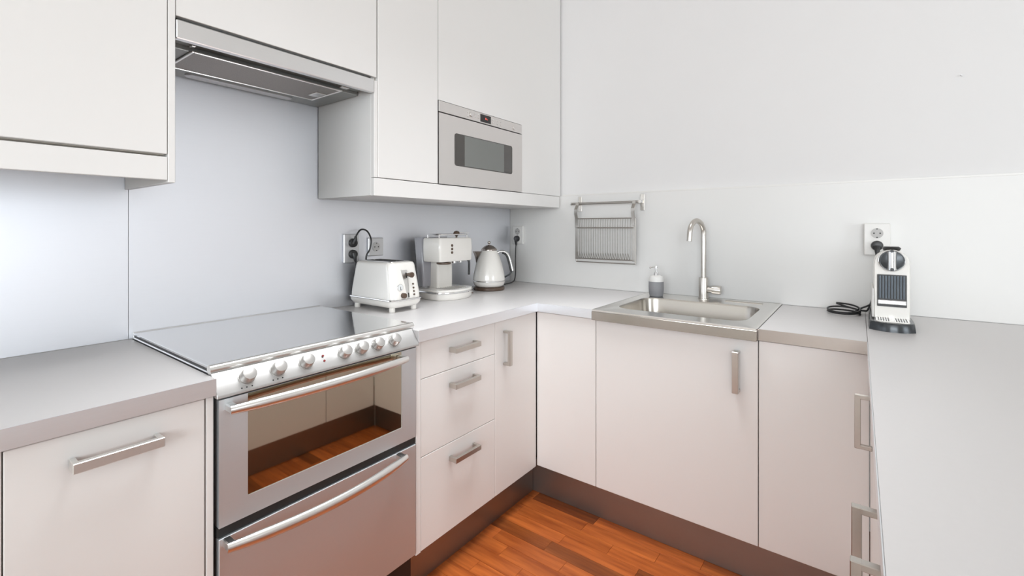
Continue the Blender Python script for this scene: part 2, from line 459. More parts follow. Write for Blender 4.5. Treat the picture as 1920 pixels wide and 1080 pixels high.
# right run: fronts face the stove
XF = 1.7905
rl = ('white cabinet under right worktop, farthest of its three, near the sink corner',
      'white cabinet under right worktop, second from the sink corner, lower middle handle',
      'white cabinet under right worktop nearest the camera, lowest handle in frame')
for i, (y0, y1, hy) in enumerate(((-0.91, -0.602, -0.868), (-1.52, -0.912, -1.452), (-2.70, -1.522, -1.595))):
    t = thing('base_cabinet', rl[i], 'cabinet', (2.1, (y0 + y1) / 2, 0))
    base_body(t, XF + DT + 0.001, 2.38, y0 + 0.001, y1 - 0.001)
    d = obj('door', box(nb(), XF, XF + DT, y0 + 0.001, y1 - 0.001, 0.150, 0.838, 0.0012), 'cab', t)
    d_handle('handle', d, (XF, hy, 0.795), (XF, hy, 0.660), (-1, 0, 0), deep=0.036, wide=0.013)
# plinths
tag(obj('plinth', box(nb(), 0.541, 0.556, -1.308, -0.556, 0.001, 0.1425), 'plinth'), 'dark steel plinth under the drawers and corner door', 'plinth')
tag(obj('plinth', box(nb(), 0.541, 1.84, -0.5535, -0.538, 0.001, 0.148), 'plinth'), 'dark steel plinth under the sink wall cabinets', 'plinth')
tag(obj('plinth', box(nb(), 1.845, 1.86, -2.7, -0.556, 0.001, 0.148), 'plinth'), 'dark steel plinth under the right run, seen mirrored in the oven glass', 'plinth')

# ------------------------------------------------------------------ worktops
t = thing('worktop', 'pale grey worktop with aluminium front edge left of the stove', 'worktop', (0.3, -2.4, ZT))
obj('slab', box(nb(), 0.004, 0.6185, -3.2, -1.8985, ZT, ZC, 0.0008), 'worktop', t)
obj('edge_strip', box(nb(), 0.6187, 0.6205, -3.2, -1.8985, ZT - 0.0003, ZC + 0.0002, 0.0), 'alu', t)
t = thing('worktop', 'pale grey L-shaped corner worktop carrying toaster, espresso machine and kettle', 'worktop', (0.4, -0.4, ZT))
prof = [(0.004, -0.002), (0.8955, -0.002), (0.8955, -0.6115), (0.6185, -0.6115), (0.6185, -1.3065), (0.004, -1.3065)]
obj('slab', prism(nb(), prof, 'z', ZT, ZC), 'worktop', t)
obj('edge_strip', box(nb(), 0.6187, 0.6205, -1.3065, -0.6135, ZT - 0.0003, ZC + 0.0002, 0.0), 'alu', t)
obj('edge_strip', box(nb(), 0.6187, 0.8955, -0.6135, -0.6117, ZT - 0.0003, ZC + 0.0002, 0.0), 'alu', t)
t = thing('worktop', 'short pale grey worktop between sink and right run', 'worktop', (1.64, -0.3, ZT))
obj('slab', box(nb(), 1.4965, 1.7835, -0.6115, -0.002, ZT, ZC, 0.0006), 'worktop', t)
obj('edge_strip', box(nb(), 1.4965, 1.7835, -0.6135, -0.6117, ZT - 0.0003, ZC + 0.0002, 0.0), 'edge_reflection', t)
t = thing('worktop', 'long pale grey worktop of the right run carrying the capsule machine', 'worktop', (2.1, -1.3, ZT))
obj('slab', box(nb(), 1.7845, 2.75, -2.75, -0.002, ZT, ZC, 0.0006), 'worktop', t)
obj('edge_strip', box(nb(), 1.7828, 1.7843, -2.75, -0.6135, ZT - 0.0003, ZC + 0.0003, 0.0004), 'alu', t)

# ------------------------------------------------------------------ wall cabinets
UF = 0.3714
t = thing('wall_cabinet', 'large white wall cabinet at upper left, left of the extractor hood', 'cabinet', (0.18, -2.4, 1.34))
obj('carcass', box(nb(), 0.006, UF - DT - 0.001, -3.1, -1.918, 1.40, 2.595), 'carcass', t)
obj('door', box(nb(), UF - DT, UF, -2.60, -1.9165, 1.4015, 2.595, 0.0012), 'cab', t)
obj('door', box(nb(), UF - DT, UF, -3.1, -2.6025, 1.4015, 2.595, 0.0012), 'cab', t)
obj('side_panel', box(nb(), 0.006, UF + 0.001, -1.9145, -1.8995, 1.330, 2.595, 0.001), 'cab', t)
obj('light_rail', box(nb(), UF - 0.018, UF - 0.001, -3.1, -1.9155, 1.336, 1.394, 0.0012), 'cab', t)
t = thing('wall_cabinet', 'white wall cabinet directly above the extractor hood', 'cabinet', (0.18, -1.6, 1.80))
obj('carcass', box(nb(), 0.006, UF - DT - 0.001, -1.897, -1.299, 1.81, 2.595), 'carcass', t)
obj('door', box(nb(), UF - DT, UF, -1.8975, -1.285, 1.7575, 2.595, 0.0012), 'cab', t)
t = thing('wall_cabinet', 'tall narrow white wall cabinet between hood and microwave', 'cabinet', (0.18, -1.13, 1.34))
obj('carcass', box(nb(), 0.006, UF - DT - 0.001, -1.279, -0.981, 1.40, 2.595), 'carcass', t)
obj('door', box(nb(), UF - DT, UF, -1.2785, -0.981, 1.3985, 2.595, 0.0012), 'cab', t)
obj('side_panel', box(nb(), 0.006, UF - DT - 0.001, -1.2955, -1.280, 1.3325, 2.595, 0.001), 'cabside', t)
obj('front_strip', box(nb(), UF - DT, UF, -1.2955, -1.2805, 1.3975, 1.745, 0.001), 'cab', t)
t = thing('microwave_cabinet', 'white wall cabinet built around the microwave, ending at back wall', 'cabinet', (0.18, -0.5, 1.34))
b = nb()
box(b, 0.006, UF - DT - 0.001, -0.978, -0.002, 1.748, 2.595); box(b, 0.006, UF - DT - 0.001, -0.384, -0.002, 1.40, 1.748)
obj('carcass', b, 'carcass', t)
b = nb()   # front board with the microwave opening cut out of its lower left
prism(b, [(-0.9785, 1.7455), (-0.3865, 1.7455), (-0.3865, 1.3975), (-0.0005, 1.3975), (-0.0005, 2.595), (-0.9785, 2.595)], 'x', UF - DT, UF)
obj('front_panel', b, 'cab', t)
t = obj('light_rail', prism(nb(), [(0.006, -1.2795), (UF - DT, -1.2795), (UF - DT, -1.2955), (UF - 0.0005, -1.2955), (UF - 0.0005, -0.010), (0.006, -0.010)], 'z', 1.3315, 1.3955, 0.0008), 'cab')
tag(t, 'white bottom board running under microwave and narrow wall cabinet', 'cabinet trim')

# ------------------------------------------------------------------ extractor hood
t = thing('range_hood', 'slim pull-out steel extractor hood above the stove', 'range hood', (0.18, -1.6, 1.70))
obj('housing', box(nb(), 0.006, 0.279, -1.8975, -1.2985, 1.704, 1.80, 0.002), 'hoodgrey', t)
obj('slider', box(nb(), 0.281, 0.352, -1.890, -1.305, 1.716, 1.80, 0.002), 'hoodgrey', t)
obj('front_strip', box(nb(), 0.3525, UF + 0.002, -1.8975, -1.2965, 1.7005, 1.7485, 0.002), 'steel', t, 'bright brushed steel front strip')
f = nb()
for a in ((0.102, 0.298, -1.838, -1.831), (0.102, 0.298, -1.381, -1.374), (0.102, 0.109, -1.831, -1.381), (0.291, 0.298, -1.831, -1.381)):
    box(f, a[0], a[1], a[2], a[3], 1.6985, 1.7035, 0.0012)
fl = obj('grease_filter', box(nb(), 0.109, 0.291, -1.831, -1.381, 1.7005, 1.7035), 'filter', t, 'fine mesh grease filter')
obj('filter_frame', f, 'satin', fl)
lt = nb(); box(lt, 0.160, 0.215, -1.425, -1.388, 1.697, 1.7005, 0.001)
lo = obj('latch', lt, 'satin', fl)
rings(lamp := nb(), [rrect(0.050, -1.602, 0.036, 0.345, 0.017, 1.704, 6), rrect(0.050, -1.602, 0.036, 0.345, 0.017, 1.7005, 6), rrect(0.050, -1.602, 0.030, 0.339, 0.014, 1.6985, 6)])
obj('lamp_cover', lamp, 'greyplastic', t, 'long rounded lamp cover')
for ya, yb in ((-1.845, -1.835), (-1.39, -1.36)):
    obj('slide_stop', box(nb(), 0.300, 0.318, ya, yb, 1.708, 1.717, 0.001), 'satin', t)

# ------------------------------------------------------------------ microwave
t = thing('microwave', 'built-in steel microwave oven set into the white wall cabinet', 'microwave', (0.18, -0.683, 1.3975))
MX = UF + 0.002
obj('body', box(nb(), 0.01, MX - 0.02, -0.975, -0.389, 1.399, 1.744), 'blackgap', t)
b = nb()
# door: frame round the glass
for a in ((-0.977, -0.881, 1.3985, 1.6935), (-0.475, -0.3875, 1.3985, 1.6935), (-0.881, -0.475, 1.3985, 1.486), (-0.881, -0.475, 1.620, 1.6935)):
    box(b, MX - 0.018, MX, a[0], a[1], a[2], a[3])
dr = obj('door', b, 'mwsteel', t)
g = nb()
def rr_x(y0, y1, z0, z1, r, x, k=5):
    return [Vector((x, p.x, p.y)) for p in rrect((y0 + y1) / 2, (z0 + z1) / 2, y1 - y0, z1 - z0, r, 0, k)]
rings(g, [rr_x(-0.884, -0.472, 1.483, 1.623, 0.012, MX - 0.004), rr_x(-0.884, -0.472, 1.483, 1.623, 0.012, MX + 0.0012), rr_x(-0.882, -0.474, 1.485, 1.621, 0.011, MX + 0.002)])
gl = obj('glass', g, 'mwglass', dr, 'dark glass')
obj('mesh_screen', box(nb(), MX + 0.0015, MX + 0.0026, -0.823, -0.541, 1.4865, 1.6195), 'mwscreen', gl, 'paler grey middle of the glass')
cp = obj('control_panel', box(nb(), MX - 0.018, MX, -0.977, -0.3875, 1.6985, 1.7435, 0.001), 'mwsteel', t)
dp = obj('display', box(nb(), MX - 0.001, MX + 0.0015, -0.715, -0.640, 1.7035, 1.7385, 0.0006), 'display', cp, 'small black display with a red digit')
for yy, zz in ((-0.777, 1.7235),):
    obj('knob', axis_disc(nb(), (MX, yy, zz), (1, 0, 0), 0.0115, 0.006, bev=0.0015), 'mwsteel', cp)
obj('knob', axis_disc(nb(), (MX, -0.455, 1.7195), (1, 0, 0), 0.0115, 0.003, bev=0.001), 'mwsteel', cp)
for yy, zz in ((-0.800, 1.729), (-0.800, 1.713), (-0.750, 1.731), (-0.750, 1.718), (-0.728, 1.731), (-0.728, 1.717), (-0.625, 1.728), (-0.625, 1.714), (-0.590, 1.729), (-0.590, 1.713), (-0.565, 1.729), (-0.565, 1.713)):
    obj('button', axis_disc(nb(), (MX, yy, zz), (1, 0, 0), 0.0042, 0.0025, n=12, bev=0.0006), 'satin', cp)
b = nb()
for a in ((-0.681, -0.675, 1.7175, 1.7255),):
    box(b, MX + 0.0014, MX + 0.0019, *a)
box(b, MX + 0.0014, MX + 0.0019, -0.671, -0.666, 1.7175, 1.7205)
tdig = obj('digit', b, 'red', cp)

# ------------------------------------------------------------------ stove
t = thing('stove', 'freestanding stainless steel electric cooker with glass hob and double oven', 'stove', (0.3, -1.6, 0))
SY0, SY1 = -1.8965, -1.3085
obj('body', box(nb(), 0.012, 0.585, SY0 + 0.002, SY1 - 0.002, 0.03, 0.872), 'black', t)
obj('hob_frame', box(nb(), 0.006, 0.572, SY0 + 0.001, SY1 - 0.001, 0.8725, 0.8835, 0.002), 'steel', t)
obj('hob_seal', box(nb(), 0.014, 0.568, SY0 + 0.004, SY1 - 0.004, 0.8836, 0.8915), 'black', t, 'dark seal under the glass')
SS = 0.018
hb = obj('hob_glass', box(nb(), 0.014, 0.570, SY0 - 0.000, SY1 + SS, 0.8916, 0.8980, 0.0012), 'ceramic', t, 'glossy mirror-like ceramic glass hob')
b = nb(); box(b, 0.006, 0.0135, SY0, SY1 + SS, 0.8837, 0.900, 0.001)
obj('rear_trim', b, 'steel', t)
b = nb(); tube(b, [(0.578, SY0 - 0.002, 0.892), (0.578, SY1 + 0.010, 0.892)], 0.0105, n=16, smooth=False)
obj('front_rail', b, 'satin', t, 'rounded satin rail along the front of the hob')
# sloping control panel
pp = [(0.572, 0.886), (0.587, 0.884), (0.622, 0.840), (0.622, 0.833), (0.572, 0.833)]
cpn = obj('control_panel', prism(nb(), pp, 'y', SY0 - 0.001, SY1 + 0.001, 0.001), 'panelsteel', t)
pc = Vector((0.6045, 0, 0.862)); nn = Vector((0.79, 0, 0.62)).normalized()
for yy in (-1.828, -1.755, -1.682, -1.570, -1.515, -1.459, -1.397):
    b = nb(); p = Vector((pc.x, yy, pc.z))
    cyl(b, p - nn * 0.002, p + nn * 0.003, 0.0195, n=28)
    cyl(b, p + nn * 0.003, p + nn * 0.024, 0.0175, 0.0155, n=28, bev=0.0018)
    obj('knob', b, 'knobsteel', cpn)
for dz in (0.006, -0.006):
    p = Vector((pc.x - dz * 0.8 * 0.79, -1.632, pc.z + dz))
    obj('pilot_lamp', cyl(nb(), p, p + nn * 0.0025, 0.003, n=12), 'leadred', cpn, 'tiny dark red pilot lamp')
b = nb()
for k, yy in enumerate((-1.845, -1.834, -1.822, -1.773, -1.762, -1.750)):
    p = Vector((pc.x + 0.0145, yy, pc.z - 0.0185)); cyl(b, p - nn * 0.001, p + nn * 0.0006, 0.0018, n=8)
obj('marking', b, 'blackgap', cpn, kind='stuff')
# upper oven door with a real opening filled by mirror glass
OX = 0.613
def oven_frame(y0, y1, z0, z1, gy0, gy1, gz0, gz1):
    b = nb()
    box(b, OX - 0.02, OX, y0, gy0, z0, z1); box(b, OX - 0.02, OX, gy1, y1, z0, z1)
    box(b, OX - 0.02, OX, gy0, gy1, z0, gz0); box(b, OX - 0.02, OX, gy0, gy1, gz1, z1)
    return b
od = obj('oven_door', oven_frame(SY0 + 0.006, SY1 - 0.004, 0.538, 0.827, -1.829, -1.3705, 0.586, 0.8265), 'ovensteel', t, 'upper oven door with mirror-like glass')
obj('glass', box(nb(), OX - 0.014, OX - 0.002, -1.8292, -1.3703, 0.5858, 0.8262), 'ovenglass', od, 'bronze mirror glass reflecting the opposite cabinets')
bow_handle(od, -1.878, -1.372, OX + 0.028, 0.808, 0.022, 0.0122)
obj('vent_strip', box(nb(), OX - 0.030, OX - 0.006, SY0 + 0.004, SY1 - 0.003, 0.515, 0.537), 'blackgap', t)
dd = obj('lower_door', box(nb(), OX - 0.02, OX, SY0 + 0.006, SY1 - 0.004, 0.155, 0.513, 0.0012), 'ovensteel', t, 'plain steel lower oven door')
bow_handle(dd, -1.884, -1.376, OX + 0.028, 0.503, 0.036, 0.0138)
obj('black_rim', box(nb(), OX - 0.024, OX - 0.0205, SY0 + 0.0005, SY1 - 0.0005, 0.152, 0.832), 'black', t)
obj('kick_panel', box(nb(), 0.560, 0.575, SY0 + 0.02, SY1 - 0.01, 0.002, 0.150, 0.001), 'edge', t)
obj('screw', axis_disc(nb(), (0.575, -1.335, 0.125), (1, 0, 0), 0.004, 0.002, n=10), 'blackgap', t)

# ------------------------------------------------------------------ sink and faucet
t = thing('sink', 'stainless steel inset sink with one rounded bowl and a steel front apron', 'sink', (1.195, -0.32, ZT))
SX0, SX1, SYa, SYb = 0.8965, 1.4955, -0.634, -0.004
cxs, cys = (SX0 + SX1) / 2, (SYa + SYb) / 2
ws, ds = SX1 - SX0, SYb - SYa
bx, by, bw, bd = 1.193, -0.340, 0.490, 0.364
secs = [rrect(cxs, cys, ws, ds, 0.004, ZC - 0.002, 8), rrect(cxs, cys, ws, ds, 0.004, ZC + 0.0035, 8), rrect(cxs, cys, ws - 0.006, ds - 0.006, 0.006, ZC + 0.0055, 8), rrect(cxs, cys, ws - 0.022, ds - 0.022, 0.012, ZC + 0.0035, 8),
        rrect(bx, by, bw + 0.022, bd + 0.022, 0.072, ZC + 0.0035, 8), rrect(bx, by, bw + 0.006, bd + 0.006, 0.066, ZC + 0.002, 8), rrect(bx, by, bw, bd, 0.062, ZC - 0.006, 8),
        rrect(bx, by, bw - 0.012, bd - 0.012, 0.058, ZC - 0.10, 8), rrect(bx, by, bw - 0.03, bd - 0.03, 0.052, ZC - 0.148, 8), rrect(bx, by, bw - 0.08, bd - 0.08, 0.04, ZC - 0.160, 8), rrect(bx, by + 0.02, 0.12, 0.12, 0.059, ZC - 0.163, 8)]
obj('rim', rings(nb(), secs[:6], False, False), 'sinksteel_lit', t, 'flat bright rim', sharp=50)
obj('bowl', rings(nb(), secs[5:], False, True), 'sinksteel_shaded', t, 'rounded rectangular bowl', sharp=50)
obj('apron', box(nb(), SX0, SX1, -0.6345, -0.600, ZT - 0.001, ZC - 0.003, 0.001), 'sinksteel_shaded', t)
b = nb(); cyl(b, (bx, by + 0.02, ZC - 0.1635), (bx, by + 0.02, ZC - 0.160), 0.04, 0.036, n=28)
obj('drain', b, 'chrome', t)
b = nb()
for yy in (-0.062, -0.078): tube(b, [(1.28, yy, ZC + 0.0035), (1.43, yy, ZC + 0.0035)], 0.003, n=10, smooth=False)
obj('ridge', b, 'sinksteel_shaded', t)

t = thing('faucet', 'tall brushed steel swan-neck faucet standing behind the sink bowl', 'faucet', (1.184, -0.065, ZC + 0.0035))
zf = ZC + 0.0036; fx, fy = 1.184, -0.065
b = nb(); cyl(b, (fx, fy, zf), (fx, fy, zf + 0.004), 0.025, n=32); cyl(b, (fx, fy, zf + 0.004), (fx, fy, 0.984), 0.021, n=32, bev=0.0012)
obj('valve_body', b, 'handle', t)
R = 0.063; pts = [(fx, fy, 0.984), (fx, fy, 1.08), (fx, fy, 1.165)]
sd = Vector((-0.22, -0.9755, 0))
for i in range(1, 13):
    a = pi * i / 12 * 0.97
    pts.append(tuple(Vector((fx, fy, 1.184)) + sd * (R - R * cos(a)) + Vector((0, 0, R * sin(a)))))
l = Vector(pts[-1]); pts.append(tuple(l + sd * 0.004 - Vector((0, 0, 0.035))))
obj('spout', tube(nb(), pts, 0.0115, n=18, k=4), 'handle', t)
b = nb(); cyl(b, (fx + 0.018, fy, 0.929), (fx + 0.038, fy, 0.929), 0.0125, n=20); cyl(b, (fx + 0.038, fy, 0.929), (fx + 0.076, fy, 0.929), 0.0195, n=28, bev=0.001)
obj('mixer_knob', b, 'handle', t)

t = thing('soap_dispenser', 'grey and white soap pump bottle at back left of sink', 'soap dispenser', (0.979, -0.118, ZC + 0.0035))
c0 = (0.979, -0.118, ZC + 0.0036)
obj('bottle', lathe(nb(), [(0.027, 0.0), (0.031, 0.003), (0.0345, 0.020), (0.0355, 0.045), (0.035, 0.072)], c0), 'soapgrey', t, 'matte grey lower body')
obj('collar', lathe(nb(), [(0.035, 0.0722), (0.0345, 0.084), (0.030, 0.096), (0.019, 0.1015), (0.010, 0.1025)], c0), 'whiteplastic', t, 'white shoulder')
b = nb(); lathe(b, [(0.0105, 0.1025), (0.0105, 0.116), (0.005, 0.118), (0.005, 0.134), (0.008, 0.135), (0.008, 0.147), (0.005, 0.149)], c0, 20)
tube(b, [(c0[0], c0[1], c0[2] + 0.142), (c0[0] - 0.014, c0[1] - 0.022, c0[2] + 0.143), (c0[0] - 0.020, c0[1] - 0.032, c0[2] + 0.137)], 0.0042, n=10)
obj('pump', b, 'chrome', t, 'chrome pump head')

# ------------------------------------------------------------------ rail and dish rack
t = thing('wall_rail', 'short steel rail on two wall brackets above the counter, left of faucet', 'rail', (0.68, -0.01, 1.35))
obj('rod', tube(nb(), [(0.470, -0.040, 1.349), (0.872, -0.040, 1.349)], 0.0062, n=14, smooth=False), 'wiresteel', t)
for x in (0.503, 0.866):
    b = nb(); box(b, x - 0.011, x + 0.011, -0.004, -0.0005, 1.306, 1.390, 0.001)
    box(b, x - 0.006, x + 0.006, -0.047, -0.004, 1.341, 1.357, 0.001)
    cyl(b, (x, -0.0035, 1.378), (x, -0.006, 1.378), 0.0035, n=10); cyl(b, (x, -0.0035, 1.318), (x, -0.006, 1.318), 0.0035, n=10)
    obj('bracket', b, 'handle', t)
for xa in (0.464, 0.872):
    obj('end_cap', cyl(nb(), (xa, -0.040, 1.349), (xa + 0.006, -0.040, 1.349), 0.0085, n=14), 'steel', t)
t = thing('dish_rack', 'folded wire dish rack hanging by two hooks from the steel rail', 'dish rack', (0.68, -0.05, 1.03))
for x in (0.508, 0.838):
    prof = [(-0.040, 1.3565), (-0.0475, 1.354), (-0.0478, 1.340), (-0.066, 1.316), (-0.066, 1.290), (-0.058, 1.270), (-0.058, 1.216)]
    b = nb(); th = 0.0022
    ring = prof + [(p[0] + th + 0.0004, p[1]) for p in prof[::-1]]
    prism(b, ring, 'x', x - 0.009, x + 0.009)
    obj('hook', b, 'wiresteel', t)
b = nb(); y = -0.052
tube(b, [(0.505, y, 1.265), (0.848, y, 1.265)], 0.003, n=8, smooth=False)
tube(b, [(0.505, y, 1.028), (0.848, y, 1.028)], 0.003, n=8, smooth=False)
for x in (0.505, 0.848): tube(b, [(x, y, 1.028), (x, y, 1.265)], 0.003, n=8, smooth=False)
obj('outer_frame', b, 'wiresteel', t)
b = nb()
for z in (1.215, 1.047): tube(b, [(0.512, y - 0.008, z), (0.842, y - 0.008, z)], 0.0034, n=8, smooth=False)
for x in (0.512, 0.842): box(b, x - 0.009, x + 0.009, y - 0.0095, y - 0.0075, 1.042, 1.225, 0.0006)
obj('inner_frame', b, 'wiresteel', t)
wme = None
for i in range(22):
    x = 0.530 + i * 0.01395
    if wme is None:
        b = nb(); tube(b, [(0, 0, 1.2635), (0, -0.004, 1.215), (0, -0.004, 1.085), (0, -0.007, 1.052), (0.0, -0.012, 1.047)], 0.0016, n=6, k=3)
        tube(b, [(0, -0.012, 1.047), (0.001, -0.034, 1.083)], 0.0016, n=6, smooth=False)
        o = obj('wire', b, 'wiresteel', t); wme = o.data
    else:
        o = bpy.data.objects.new('wire', wme); C.objects.link(o); o.parent = t
    o.location = (x, y - 0.004, 0)
    if i == 0: first_wire = o
    # the shared mesh was shifted by the parent's base once: undo x and y for all
    o.location = (x - 0.0, y - 0.004, 0.0)

# ------------------------------------------------------------------ sockets
def socket(c, axis, w_, h_, depth, n, label, m='whiteplastic', vertical=True, plugged=()):
    """double or single outlet; axis 'x' faces +x on the left wall, 'y' faces -y on the back wall"""
    c = Vector(c)
    t = thing('wall_socket', label, 'socket', c)
    def bx(u0, u1, d0, d1, z0, z1, bev):
        if axis == 'x': return box(nb(), c.x + d0, c.x + d1, c.y + u0, c.y + u1, c.z + z0, c.z + z1, bev)
        return box(nb(), c.x + u0, c.x + u1, c.y - d1, c.y - d0, c.z + z0, c.z + z1, bev)
    out = Vector((1, 0, 0)) if axis == 'x' else Vector((0, -1, 0))
    sd = Vector((0, 1, 0)) if axis == 'x' else Vector((1, 0, 0))
    fp = obj('face_plate', bx(-w_ / 2, w_ / 2, 0.0006, depth, -h_ / 2, h_ / 2, 0.003), m, t)
    for i in range(n):
        z = (h_ / n) * ((n - 1) / 2 - i) * (0.78 if n == 2 else 1)
        p = c + out * depth + Vector((0, 0, z)); r = 0.0195
        b = nb()
        cyl(b, p - out * 0.0, p + out * 0.0022, r + 0.002, n=28); 
        cup = obj('socket_ring', b, m, fp)
        b = nb(); cyl(b, p + out * 0.0022, p + out * 0.0026, r, n=28)
        ds = obj('socket_cup', b, 'cup', fp)
        b = nb()
        for s_ in (-1, 1):
            q = p + sd * s_ * 0.0095 + out * 0.0026; cyl(b, q, q + out * 0.0006, 0.0027, n=10)
            q = p + Vector((0, 0, s_ * 0.0165)) + out * 0.0026; cyl(b, q, q + out * 0.0008, 0.0024, n=8)
        obj('pin_hole', b, 'blackgap', fp)
    return t
socket((0.0032, -1.146, 1.126), 'x', 0.075, 0.124, 0.012, 2, 'double silver wall socket with two black plugs, behind the toaster', 'greyplastic')
socket((0.0032, -1.020, 1.129), 'x', 0.080, 0.082, 0.012, 1, 'single silver wall socket on steel behind the toaster, nothing plugged in', 'greyplastic')
socket((0.073, -0.0003, 1.170), 'y', 0.080, 0.112, 0.014, 2, 'white wall socket in the corner above the kettle with one black plug', 'whiteplastic')
socket((1.820, -0.0003, 1.170), 'y', 0.082, 0.124, 0.036, 2, 'raised white double wall socket behind the capsule coffee machine', 'whiteplastic')

def plug(bm, p, out, down=True, r=0.018):
    p = Vector(p); out = Vector(out)
    cyl(bm, p, p + out * 0.016, r, r * 0.93, n=22, bev=0.002)
    return bm

# ------------------------------------------------------------------ toaster
TX, TY = 0.170, -1.091
t = thing('toaster', 'cream retro two-slot toaster with chrome band, next to the stove', 'toaster', (TX, TY, ZC))
zb = ZC
def tsec(w_, d_, r, z, dx=0.0): return rrect(TX + dx, TY, w_ + 0.012, d_ + 0.020, r, z, 7)
obj('base', rings(nb(), [tsec(0.236, 0.098, 0.02, zb + 0.016), tsec(0.262, 0.120, 0.026, zb + 0.020), tsec(0.282, 0.138, 0.03, zb + 0.034), tsec(0.284, 0.140, 0.03, zb + 0.0445)]), 'cream', t, sharp=50)
obj('chrome_band', rings(nb(), [tsec(0.288, 0.144, 0.031, zb + 0.045), tsec(0.291, 0.147, 0.032, zb + 0.0475), tsec(0.288, 0.144, 0.031, zb + 0.0505)]), 'chrome', t, 'chrome band', sharp=60)
obj('shell', rings(nb(), [tsec(0.280, 0.137, 0.034, zb + 0.051), tsec(0.277, 0.136, 0.034, zb + 0.070), tsec(0.262, 0.131, 0.033, zb + 0.110), tsec(0.243, 0.126, 0.031, zb + 0.150), tsec(0.229, 0.122, 0.029, zb + 0.180), tsec(0.224, 0.119, 0.028, zb + 0.188), tsec(0.214, 0.110, 0.025, zb + 0.1945), tsec(0.198, 0.096, 0.02, zb + 0.1965)]), 'cream', t, sharp=60)
obj('top_plate', rings(nb(), [tsec(0.190, 0.086, 0.014, zb + 0.1967), tsec(0.188, 0.084, 0.014, zb + 0.1985)]), 'satin', t)
for yy in (-0.021, 0.021):
    obj('slot', box(nb(), TX - 0.078, TX + 0.078, TY + yy - 0.013, TY + yy + 0.013, zb + 0.1986, zb + 0.1998), 'blackgap', t, 'dark bread slot')
for sx in (-1, 1):
    for sy in (-1, 1):
        x, y = TX + sx * 0.114, TY + sy * 0.055
        obj('foot', lathe(nb(), [(0.0115, 0.0), (0.0125, 0.003), (0.0115, 0.018)], (x, y, zb), 20), 'cream', t)
# front face controls (front leans back); xf(z) gives the x of the face
def xf(z):
    zz = z - zb
    P = [(0.051, 0.280), (0.070, 0.277), (0.110, 0.262), (0.150, 0.243), (0.180, 0.229)]
    for (a, wa), (b_, wb_) in zip(P, P[1:]):
        if zz <= b_: return TX + 0.006 + (wa + (wb_ - wa) * (zz - a) / (b_ - a)) / 2
    return TX + 0.006 + P[-1][1] / 2
def facepanel(pts, dx, m, name, lab=None):
    b = nb(); t0 = [Vector((xf(z) + dx, y_, z)) for y_, z in pts]; t1 = [Vector((xf(z) + dx - 0.006, y_, z)) for y_, z in pts]
    rings(b, [t1, t0]); return obj(name, b, m, t, lab)
facepanel([(TY - 0.006, 0.932), (TY + 0.006, 0.932), (TY + 0.007, 0.975), (TY + 0.012, 1.044), (TY - 0.020, 1.046), (TY - 0.018, 1.030), (TY - 0.010, 0.985)], 0.0016, 'satin', 'lever_plate', 'tapered steel lever plate')
facepanel([(TY + 0.000, 0.936), (TY + 0.0055, 0.936), (TY + 0.006, 0.975), (TY + 0.006, 1.034), (TY + 0.000, 1.034)], 0.0022, 'blackgap', 'lever_slot', 'black lever slot')
z = 1.026; obj('lever', tube(nb(), [(xf(z) - 0.004, TY + 0.008, z), (xf(z) + 0.022, TY + 0.010, z), (xf(z) + 0.030, TY + 0.010, z)], lambda q: 0.005 + 0.006 * min(1, q * 1.8), n=14), 'brown', t, 'brown lever knob')
z = 0.978; b = nb(); cyl(b, (xf(z) - 0.004, TY - 0.036, z), (xf(z) + 0.003, TY - 0.036, z), 0.0145, n=28, bev=0.001)
dl = obj('dial', b, 'chrome', t, 'round chrome-rimmed dial')
b = nb(); cyl(b, (xf(z) + 0.0028, TY - 0.036, z), (xf(z) + 0.0036, TY - 0.036, z), 0.012, n=28); obj('dial_face', b, 'dial', dl)
b = nb(); box(b, xf(z) + 0.0036, xf(z) + 0.0042, TY - 0.0370, TY - 0.0350, z - 0.009, z + 0.004); box(b, xf(z) + 0.0036, xf(z) + 0.0042, TY - 0.037, TY - 0.031, z - 0.009, z - 0.0072)
obj('needle', b, 'blackgap', dl)
z = 0.946; b = nb(); cyl(b, (xf(z) - 0.003, TY - 0.026, z), (xf(z) + 0.014, TY - 0.026, z), 0.0105, n=24, bev=0.0015); obj('browning_knob', b, 'brown', t, 'brown round knob')
for z in (0.987, 0.972, 0.958, 0.945):
    b = nb(); cyl(b, (xf(z) - 0.002, TY + 0.031, z), (xf(z) + 0.004, TY + 0.031, z), 0.0038, n=14, bev=0.0008); obj('button', b, 'brown', t)
b = nb(); P0 = Vector((0.0182, -1.146, 1.102))
tube(b, [P0 + Vector((0.012, 0, 0)), P0 + Vector((0.020, 0.002, -0.02)), P0 + Vector((0.018, 0.006, -0.06)), P0 + Vector((0.014, 0.012, -0.13)), (0.026, -1.125, 0.93)], 0.0038, n=10)
pc_ = obj('power_cord', b, 'black', t, 'black power cord')
b = plug(nb(), P0, (1, 0, 0), r=0.019); tube(b, [P0 + Vector((0.012, 0, 0.002)), P0 + Vector((0.018, 0, -0.012)), P0 + Vector((0.019, 0.003, -0.032))], lambda q: 0.012 - 0.007 * q, n=12)
obj('plug', b, 'black', pc_)

